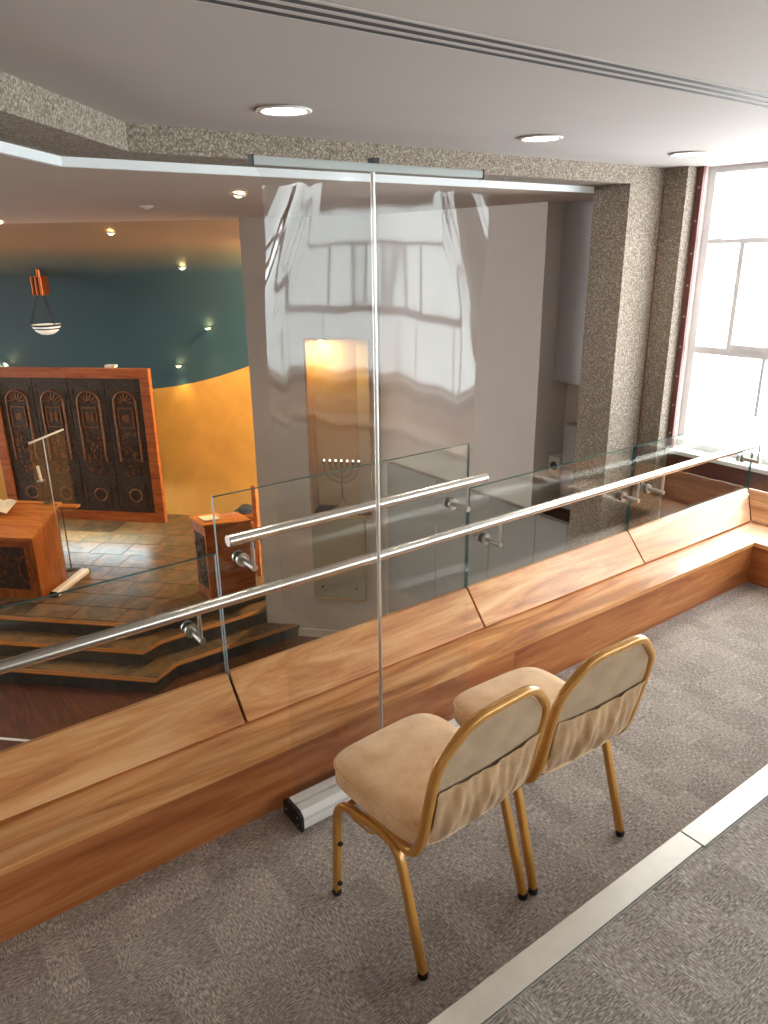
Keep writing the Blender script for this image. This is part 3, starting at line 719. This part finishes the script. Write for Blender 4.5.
# --- eternal light
PS, PT = 10.75, -6.84
el = empty('eternal_light', ST(PS, PT, 1.33), A45); tag(el, 'hanging bowl lamp on dark chains below a copper bracket, in front of the teal vault', 'lamp')
zv = vault_z(PS, PT) - 1.33
G().box((-.10, -.08, .0), (.10, .08, .27), 0, .02).build('bracket_body', M_copper, el)
for k in (-.066, 0, .066): G().tube([(k, -.085, .0), (k, -.085, .27)], .022, 10).build('flute', M_copper, el)
G().tube([(0, 0, .26), (0, 0, zv + .03)], .03, 10).build('ceiling_stem', M_copper, el)
RB, ZR = .215, -.43
for a in (math.radians(215), math.radians(335), math.radians(95)):
    p0 = Vector((.06 * math.cos(a), .06 * math.sin(a), 0)); p1 = Vector((RB * math.cos(a), RB * math.sin(a), ZR))
    ch = G(); n = 16
    for k in range(n):
        c = p0.lerp(p1, (k + .5) / n); dr = (p1 - p0).normalized(); sd = dr.cross(Vector((0, 0, 1))).normalized() if k % 2 else dr.cross(dr.cross(Vector((0, 0, 1)))).normalized()
        ch.tube([c + dr * .02 * math.cos(q) + sd * .011 * math.sin(q) for q in [2 * math.pi * j / 10 for j in range(10)]], .0045, 5, closed=True)
    ch.build('chain', M_black, el)
G().lathe([(.02, ZR - .155), (.09, ZR - .145), (.16, ZR - .10), (.205, ZR - .03), (.212, ZR), (.2, ZR), (.15, ZR - .08), (.0, ZR - .13)], seg=28).build('bowl', M_bowlglow, el)
G().tube([(.222 * math.cos(q), .222 * math.sin(q), ZR - .01) for q in [2 * math.pi * j / 32 for j in range(32)]], .014, 6, closed=True).build('rim', M_black, el)
G().tube([(.19 * math.cos(q), .19 * math.sin(q), ZR - .06) for q in [2 * math.pi * j / 32 for j in range(32)]], .010, 6, closed=True).build('rim_band', M_bronze, el)

# --- spotlights in the hall ceiling and the vault
def spot(p, target, label, energy, group='small warm spotlights in the hall ceiling', cone=75, on=True):
    e = empty('ceiling_spotlight', tuple(p)); tag(e, label, 'spotlight', group)
    d = (Vector(target) - Vector(p)).normalized(); q = d.to_track_quat('-Z', 'Y'); e.rotation_euler = q.to_euler()
    G().lathe([(.03, -.012), (.052, -.008), (.055, .004), (.03, .004), (.03, -.012)], seg=20).build('ring', M_cass, e)
    G().lathe([(0, -.026), (.02, -.023), (.032, -.014), (.034, -.004)], seg=16).build('bulb', M_spotglow if on else M_cass, e)
    if energy:
        l = bpy.data.lights.new('spotlight_beam', 'SPOT'); l.energy = energy; l.color = (1, .70, .34); l.spot_size = math.radians(cone); l.spot_blend = .6; l.shadow_soft_size = .03
        lo = bpy.data.objects.new('spotlight_beam', l); COL.objects.link(lo); lo.parent = e; lo.location = (0, 0, -.06)
VL = 'small warm spotlight set in the teal vault above the ochre wall'
def von(s, t, ds=-.03): return ST(s + ds, t, vault_z(s, t) - .02)
spot(von(10.71, -4.544), ST(10.9, -4.4, -1.6), 'small warm spotlight highest on the teal vault, beside the pale wall', 14)
spot(von(11.458, -4.526, -.06), ST(11.2, -4.4, -2.2), 'small warm spotlight on the teal vault, between the highest one and the ochre wall', 12)
spot(von(11.671, -5.162, -.07), ST(11.35, -5.1, -2.4), 'small warm spotlight at the foot of the teal vault, beside the ark', 14)
spot(von(11.633, -8.175, -.12), ST(11.3, -8.9, -.6), 'small warm spotlight in the vault above the top edge of the ark frame', 40, cone=160)
spot(von(9.718, -5.052), ST(9.6, -5.2, -2.4), 'small warm spotlight on the tan edge of the vault', 24, cone=100)
spot(ST(8.17, -5.57, ZS - .005), ST(8.6, -6.2, -1.6), 'small warm spotlight in the flat hall ceiling above the reading desk', 40, cone=80)
spot(ST(6.118, -2.854, ZS - .005), ST(6.1, -2.85, -2.4), 'unlit spotlight in the flat hall ceiling', 0, on=False)
spot(ST(5.0, -1.70, ZS - .005), ST(6.5, -3.2, -2.9), 'warm spotlight in the flat hall ceiling beside the clear screen', 36, cone=110)
spot(ST(10.3, -2.6, vault_z(10.3, -2.6) - .05), ST(11.4, -3.6, .5), 'small warm spotlight on the vault behind the pale wall', 420, cone=170)

# --- reading desk
def rx(prof, x0, x1): return G().extrude_x(prof, x0, x1)
dk = empty('reading_desk', ST(8.235, -6.75, ZF), A45); tag(dk, 'wide wooden reading desk with a sloping top and dark relief front panel', 'desk')
hw = .83
G().extrude_x([(.0, 0), (.0, .86), (.62, 1.08), (.62, 0)][::-1], -hw, hw).build('body', M_deskV, dk)
G().extrude_x([(-.04, .845), (-.04, .885), (.66, 1.135), (.66, 1.095)][::-1], -hw - .03, hw + .03).build('sloping_top', M_deskwood, dk)
G().box((-hw - .03, .62, 1.10), (hw + .03, .72, 1.135), 0, .004).build('back_shelf', M_deskwood, dk)
G().box((-hw + .10, -.012, .10), (hw - .10, .002, .79), 0, .002).build('panel_frame', M_arkwood, dk)
fp = G().box((-hw + .14, -.02, .14), (hw - .14, -.010, .74), 0, .002).build('front_panel', M_bronze, dk)
rl = G(); rr = random.Random(5)
for k in range(150):
    x = rr.uniform(-hw + .2, hw - .2); z = rr.uniform(.2, .66); rl.box((x - rr.uniform(.008, .03), -.03, z - .012), (x + rr.uniform(.008, .03), -.018, z + rr.uniform(.005, .03)), rr.randint(0, 1))
o = rl.build('relief_work', [M_bronze, M_bronze2], fp); o['kind'] = 'stuff'
for k in range(3): G().tube([(-.3 + .5 * k + .1 * math.cos(q), -.024, .43 + .19 * math.sin(q)) for q in [2 * math.pi * j / 24 for j in range(24)]], .012, 6, closed=True).build('relief_ring', M_bronze2, fp)
# on the desk
bk = empty('open_book', tuple(dk.matrix_basis @ Vector((.10, .44, 1.085))), A45); tag(bk, 'open book lying on the sloping top of the reading desk', 'book')
for sx in (-1, 1):
    G().grid(lambda u, v: (sx * u * .2, -.13 + .26 * v, .0 + .03 * math.sin(u * math.pi) * (1 - u * .4) + .36 * (.26 * v - .0)), 8, 2, 0, True, sx < 0).build('page_block', M_paper, bk)
cl = empty('candle_lamp', tuple(dk.matrix_basis @ Vector((.70, .67, 1.136))), A45); tag(cl, 'white candle lamp on a thin dark stem on the reading desk', 'candle lamp')
G().lathe([(.07, 0), (.07, .012), (.02, .025), (.012, .03)], seg=20).build('base', M_black, cl)
G().tube([(0, 0, .02), (-.02, 0, .15), (-.055, 0, .30)], .008, 8).build('stem', M_black, cl)
G().lathe([(.01, .295), (.05, .305), (.055, .32), (.02, .315)], (-.055, 0, 0), 18).build('cup', M_steel2, cl)
G().tube([(-.055, 0, .315), (-.075, 0, .52)], .019, 12).build('candle', M_candle, cl)

sd_ = empty('music_stand', tuple(ST(9.22, -6.08, ZF)), A45); tag(sd_, 'narrow wooden stand with a flat top behind the small clear screen', 'stand')
G().box((-.22, -.06, .965), (.26, .06, .995), 0, .004).build('top_board', M_deskwood, sd_)
G().tube([(0, 0, .01), (0, 0, .965)], .008, 10).build('post', M_black, sd_)
G().lathe([(.10, 0), (.10, .01), (.02, .02)], seg=24).build('base', M_black, sd_)
# --- clear roll-up screens
def film_fn(w, h, z0, y, buckle):
    def sm(x): x = max(0, min(1, x)); return x * x * (3 - 2 * x)
    def fn(u, v):
        x = (u - .5) * w; d = 0.0
        if buckle:
            # left upper fold: corner beyond a line from (.20, 1) to (0, .80)
            a = (v - .80) + (u) * 1.0; a = (v - .79) / .21 - (1 - u / .24) if False else None
            ql = (1 - u / .26) - (1 - v) / .22                         # >0 beyond the left crease
            d += -.040 * sm((ql + .15) / 1.15) + .005 * math.sin(9 * ql) * sm(ql * 3)
            qr = (1 - (1 - u) / .24) - (1 - v) / .27
            d += -.045 * sm((qr + .12) / 1.1) + .005 * math.sin(8 * qr) * sm(qr * 3)
            # soft tension ripples hanging from the top rail, fading downwards
            fade = sm((v - .25) / .6)
            d += fade * (-.0016 * math.sin(u * 9 + v * 2) + .0005 * math.sin(u * 31 - v * 4)) * (1 - .4 * v)
            # long curl at the right edge, left edge lifts a little
            e = max(0, (u - (.86 + .10 * (1 - v)))); d += -.15 * e * e
            e = max(0, .08 - u); d += -.25 * e * sm((v - .3) / .5) * .2
            d += .003 * math.sin(math.pi * u) * math.sin(math.pi * v)
            d *= sm((1 - v) / .02) * sm(v / .06) if v > .5 else sm(v / .08)
            lean = 0
        else:
            d = .01 * math.sin(math.pi * u) * math.sin(math.pi * v)
        return (x, y + d, z0 + (h - z0) * v)
    return fn
def screen(loc, rz, w, h, label, buckle, pole_x=0.08):
    e = empty('clear_screen', loc, rz); tag(e, label, 'screen', 'clear roll-up screens')
    hw = w / 2 + .012; D, H = .060, .076
    prof = [(-D, .012), (-D, .046), (-D + .005, .046), (-D + .005, .052), (-D, .052), (-D, .060), (-D + .018, H), (-.010, H), (-.010, H - .008), (.004, H - .008), (.004, H), (D - .018, H), (D, .058), (D, .012), (D - .01, .0), (-D + .01, .0)]
    G().extrude_x(prof[::-1], -hw + .012, hw - .012).build('cassette', M_cass, e)
    for s_ in (-1, 1):
        c = G().extrude_x([(-D - .002, .004), (-D - .002, .062), (-D + .018, H + .002), (D - .018, H + .002), (D + .002, .060), (D + .002, .004)][::-1], min(s_ * hw, s_ * (hw - .012)), max(s_ * hw, s_ * (hw - .012))).build('end_cap', M_black, e)
        for yy_, zz_ in ((-.04, .02), (-.04, .052), (.04, .036)): G().tube([(s_ * hw, yy_, zz_), (s_ * (hw + .002), yy_, zz_)], .005, 8).build('screw', M_steel2, c)
    G().tube([(pole_x, .018, H - .01), (pole_x, .018, h * .5), (pole_x, .018, h - .01)], .0065, 12).build('pole', M_alu, e)
    G().box((pole_x - .012, .0, h - .005), (pole_x + .012, .026, h + .016), 0, .002).build('pole_clip', M_black, e)
    tr = G().box((-w / 2 - .004, -.010, h - .022), (w / 2 + .004, .010, h), 0, .004).build('top_rail', M_rail, e)
    for s_ in (-1, 1): G().box((min(s_ * (w / 2 + .004), s_ * (w / 2 + .009)), -.011, h - .024), (max(s_ * (w / 2 + .004), s_ * (w / 2 + .009)), .011, h + .002)).build('rail_cap', M_black, tr)
    G().grid(film_fn(w, h - .02, H - .008, -.003, buckle), 72, 150 if buckle else 20).build('film', M_film, e)
    return e
screen((1.388, 1.905, 0), 0, .80, 2.135, 'tall clear roll-up screen standing on the carpet behind the chairs', True, -.008)
screen(tuple(ST(8.72, -5.80, ZF)), math.radians(45), .80, 2.13, 'clear roll-up screen standing beside the wooden reading desk', False, -.05)

# --- second lectern
lt = empty('lectern', (3.76, 8.76, ZF)); tag(lt, 'small wooden lectern with a dark carved front at the platform edge', 'lectern')
G().add([(-.35, -.21, 0), (.30, -.21, 0), (.30, .2, 0), (-.35, .2, 0), (-.35, -.21, 1.05), (.30, -.21, 1.0), (.30, .2, 1.0), (-.35, .2, 1.05)],
        [(0, 3, 2, 1), (4, 5, 6, 7), (0, 1, 5, 4), (1, 2, 6, 5), (2, 3, 7, 6), (3, 0, 4, 7)]).build('body', M_arkwood, lt)
G().add([(-.38, -.23, 1.05), (.02, -.23, 1.02), (.02, .22, 1.02), (-.38, .22, 1.05), (-.38, -.23, 1.08), (.02, -.23, 1.045), (.02, .22, 1.045), (-.38, .22, 1.08)],
        [(0, 3, 2, 1), (4, 5, 6, 7), (0, 1, 5, 4), (1, 2, 6, 5), (2, 3, 7, 6), (3, 0, 4, 7)]).build('sloping_top', M_deskwood, lt)
pn = G().box((-.362, -.15, .16), (-.348, .14, .9), 0, .002).build('front_panel', M_bronze, lt)
rl = G(); rr = random.Random(8)
for k in range(60):
    y = rr.uniform(-.13, .12); z = rr.uniform(.2, .86); rl.box((-.372, y - .012, z - .012), (-.36, y + .012, z + rr.uniform(.01, .04)), rr.randint(0, 1))
rl.build('relief_work', [M_bronze, M_bronze2], pn)['kind'] = 'stuff'
pb = empty('prayer_book', (3.58, 8.76, ZF + 1.070)); pb.rotation_euler = (0, math.radians(5.0), 0); tag(pb, 'pale open booklet lying on the small lectern', 'book')
G().box((-.12, -.10, 0), (.10, .0, .014), 0, .002).build('page_block', M_paper, pb); G().box((-.12, .002, 0), (.10, .10, .012), 0, .002).build('page_block', M_paper, pb)

# --- armchair behind the lectern, seat facing the platform centre
ac = empty('wooden_armchair', tuple(ST(9.60, -3.50, ZF)), A45); tag(ac, 'tall wooden armchair standing behind the small lectern', 'chair')
for x, y, h_ in ((.24, -.25, 1.34), (.24, .25, 1.34), (-.26, -.25, .68), (-.26, .25, .68)):
    G().box((x - .03, y - .03, 0), (x + .03, y + .03, h_), 0, .008).build('leg', M_deskwood, ac)
G().box((-.28, -.26, .40), (.22, .26, .47), 0, .02).build('seat', M_cap, ac)
G().box((.215, -.22, .52), (.255, .22, 1.24), 0, .01).build('backrest', M_deskwood, ac)
for y in (-.25, .25):
    pa = [(.24, y, .80), (.05, y, .70), (-.14, y, .685), (-.32, y, .70)]
    G().tube(fillet(pa, .12), .026, 10, ry=.018).build('armrest', M_deskwood, ac)
# --- side table with wooden box and dark cap
tb = empty('side_table', tuple(ST(10.15, -3.72, ZF)), A45); tag(tb, 'small wooden side table beyond the armchair', 'table')
ZTB = .54
G().box((-.19, -.17, ZTB - .03), (.19, .17, ZTB), 0, .004).build('table_top', M_arkwood, tb)
for sx in (-1, 1):
    for y_ in (-.14, .14): G().box((sx * .16 - .018, y_ - .018, 0), (sx * .16 + .018, y_ + .018, ZTB - .03)).build('leg', M_arkwood, tb)
P0 = tb.matrix_basis
bxo = empty('wooden_box', tuple(P0 @ Vector((.02, .03, ZTB))), A45); tag(bxo, 'flat brown wooden box on the side table under the dark cap', 'box')
G().box((-.15, -.10, 0), (.15, .10, .09), 0, .004).build('body', M_arkwood, bxo); G().box((-.155, -.105, .09), (.155, .105, .115), 0, .004).build('lid', M_arkwood, bxo)
cp = empty('felt_cap', tuple(P0 @ Vector((.03, .03, ZTB + .116))), A45); tag(cp, 'dark felt cap lying on the flat wooden box', 'cap')
G().lathe([(.10, 0), (.115, .03), (.11, .07), (.07, .10), (.0, .11)], seg=20).build('crown', M_cap, cp)
G().lathe([(.09, .0), (.15, .01), (.155, .02), (.11, .03)], (-.02, 0, 0), seg=20).build('brim', M_cap, cp)

# --- cupboard under the niche, menorah
cb = empty('niche_cupboard', tuple(wa.matrix_basis @ Vector((.985, 0, -2.33 - ZM))), A45); tag(cb, 'shallow grey-green wall cupboard below the menorah niche', 'cupboard')
G().box((-.30, -.07, .0), (.38, -.0, 1.10)).build('body', M_cab, cb)
dr = G().box((-.29, -.085, .03), (.37, -.07, 1.08), 0, .003).build('door', M_cab, cb)
for x in (-.18, .26): G().tube([(x, -.085, .17), (x, -.10, .17)], .014, 10).build('lock', M_black, dr)
G().box((-.30, -.09, -.012), (.38, -.0, .0)).build('bottom_rail', M_palewood, cb)
mn = empty('menorah', tuple(wa.matrix_basis @ Vector((1.045, .16, nz0 + .001))), A45); tag(mn, 'seven-branched silver menorah with lit bulbs in the wall niche', 'menorah')
G().lathe([(.11, 0), (.115, .02), (.10, .035), (.075, .05), (.08, .07), (.06, .085), (.045, .11), (.03, .125), (.012, .15)], seg=28).build('base', M_menorah, mn)
G().tube([(0, 0, .14), (0, 0, .62)], .010, 12).build('stem', M_menorah, mn)
for k in (1, 2, 3):
    rr_ = .073 * k
    for sx in (-1, 1):
        pth = [(sx * rr_ * math.sin(q), 0, .58 - rr_ * math.cos(q)) for q in [math.pi / 2 * j / 10 for j in range(11)]] + [(sx * rr_, 0, .62)]
        G().tube(pth, .0075, 8).build('branch', M_menorah, mn)
for k in range(-3, 4):
    c = G().lathe([(.010, .60), (.022, .625), (.024, .64), (.012, .64)], (.073 * k, 0, 0), 14).build('cup', M_menorah, mn)
    G().lathe([(.010, .64), (.012, .648), (.010, .656), (0, .662)], (.073 * k, 0, 0), 12).build('bulb', M_flame, c)

# ================================================================== THINGS: gallery chairs
TAN = math.tan(math.radians(12))
def back_y(z): return -.200 - (z - .45) * TAN
def chair(cx, label, yaw_):
    e = empty('stacking_chair', (cx, 1.40, 0), math.radians(yaw_)); tag(e, label, 'chair', 'gold-framed beige stacking chairs')
    # legs: each side one bent tube, front half and rear half
    for sx in (-1, 1):
        pts = [(sx * .222, .170, .012), (sx * .215, .158, .360), (sx * .205, -.105, .384), (sx * .2085, -.215, .012)]
        P = fillet(pts, [.07, .07], 8); mid = Vector(pts[1]).lerp(Vector(pts[2]), .5)
        k = next(i for i in range(len(P) - 1) if P[i].y >= mid.y > P[i + 1].y)
        for path, foot in ((P[:k + 1] + [mid], P[0]), ([mid] + P[k + 1:], P[-1])):
            lg = G().tube(path, .0125, 12, square=.5, ry=.0125).build('leg', M_gold, e)
            G().lathe([(.0145, -.012), (.0155, -.004), (.0145, .008)], tuple(foot), 12).build('glide', M_black, lg)
            if foot is P[0]:
                for zz in (.05, .205):
                    yb = .170 - .012 * zz / .36
                    G().tube([(sx * (.222 - .02 * zz), yb - .010, zz), (sx * (.222 - .02 * zz), yb - .019, zz)], .008, 10).build('bumper', M_black, lg)
    # seat support rails below the cushion
    for y in (-.06, .11): G().tube([(-.205, y, .372), (.205, y, .372)], .010, 8).build('cross_rail', M_gold, e)
    # back frame: one tube from under the seat, up and over
    half = [(.192, .02, .384), (.198, -.165, .378), (.203, back_y(.46) , .46), (.207, back_y(.67), .67), (.199, back_y(.730), .730), (.114, back_y(.824), .824)]
    pts = [(-x, y, z) for x, y, z in half] + [p for p in reversed(half)]
    G().tube(fillet(pts, [.07, .07, .09, .06, .05, .05, .06, .09, .07, .07], 6), .0135, 12, square=.75).build('back_frame', M_gold, e)
    # backrest cushion: outline inside the frame
    prof = [(.190, .49), (.193, .58), (.194, .67), (.182, .725), (.146, .766), (.104, .806)]
    out = [(x, z) for x, z in prof] + [(-x, z) for x, z in reversed(prof)]
    n = len(out); g = G(); c = (0, .645)
    def ring(k, off): return [(c[0] + (x - c[0]) * k, back_y(c[1] + (z - c[1]) * k) + off, c[1] + (z - c[1]) * k) for x, z in out]
    rs = [ring(.985, -.006), ring(1, -.002), ring(1, .014), ring(.93, .032), ring(.7, .042), ring(.3, .046)]
    vs = [p for r in rs for p in r]; fs = []
    for i in range(len(rs) - 1):
        for k in range(n): l = (k + 1) % n; fs.append((i * n + k, (i + 1) * n + k, (i + 1) * n + l, i * n + l))
    g.add(vs, fs, 0, True); g.add(rs[-1], [tuple(reversed(range(n)))], 0, True); g.add(rs[0], [tuple(range(n))], 1)
    g.build('backrest', [M_seat, M_backfab], e)
    # gathered pocket on the rear of the back
    rg = random.Random(int(cx * 100)); ph = [rg.uniform(0, 6) for _ in range(4)]
    def pocket(u, v):
        wv = .193 - .008 * (1 - v); x = -wv + 2 * wv * u; z = .442 + (.630 - .442) * v
        sag = .012 * math.sin(math.pi * u) * v
        fold = math.sin(u * 24 - 3.2 * v + ph[0]) * .55 + math.sin(u * 43 - 5.5 * v + ph[1]) * .33 + math.sin(u * 71 + ph[2] + v * 3) * .16
        amp = .0125 * (1 - .62 * v) * (.25 + .75 * min(1, v * 4 + .15)) * (math.sin(math.pi * max(.03, min(.97, u))) ** .35)
        bulge = .018 * math.sin(math.pi * u) ** .5 * math.sin(math.pi * min(1, (v + .25) / 1.25)) if 0 < u < 1 else 0
        return (x, back_y(z) - .0105 - bulge - amp * (fold + .6), z - sag)
    pk = G().grid(pocket, 110, 16, 0, True, False).build('back_pocket', M_pocket, e); pk['label'] = 'gathered taupe fabric pocket'
    hem = [Vector(pocket(k / 40, 1.0)) + Vector((0, -.001, 0)) for k in range(41)]
    G().tube(hem, .0028, 6).build('pocket_hem', M_pocket, pk)
    # seat cushion
    def outline(k, y_in):
        o_ = []; N_ = 56
        for i in range(N_):
            a = 2 * math.pi * i / N_; c_, s_ = math.cos(a), math.sin(a); p_ = .40
            x = math.copysign(abs(c_) ** p_, c_); y = math.copysign(abs(s_) ** p_, s_)
            hwid = .206 + .006 * y; 
            o_.append((x * (hwid - k) , .022 + y * (.213 - k)))
        return o_
    rings = [(.030, .388), (.006, .391), (.0, .400), (.0, .425), (.0, .450), (.004, .461), (.014, .469), (.05, .475), (.12, .478), (.18, .479)]
    g = G(); vs = []; n = 56; fs = []
    for k, z in rings: vs += [(x, y, z) for x, y in outline(k, 0)]
    for i in range(len(rings) - 1):
        for k in range(n): l = (k + 1) % n; fs.append((i * n + k, i * n + l, (i + 1) * n + l, (i + 1) * n + k))
    g.add(vs, fs, 0, True); g.add(vs[-n:], [tuple(range(n))], 0, True); g.add(vs[:n], [tuple(reversed(range(n)))], 0)
    st_ = g.build('seat', M_seat, e)
    G().tube([(x, y, .453) for x, y in outline(-.001, 0)], .004, 6, closed=True).build('piping', M_seat, st_)
    # wire linking hook under the seat
    pw = [(-.195, .135, .352), (-.187, .137, .30), (-.184, .032, .30), (-.137, .032, .30), (-.140, .125, .30), (-.15, .112, .372)]
    G().tube(fillet(pw, .02, 5), .0035, 8).build('linking_hook', M_gold, e)
    return e
chair(1.168, 'beige fabric chair with gold frame beside the white screen base', 3.0)
chair(1.642, 'beige fabric chair with gold frame, on the window side of the other', -1.5)
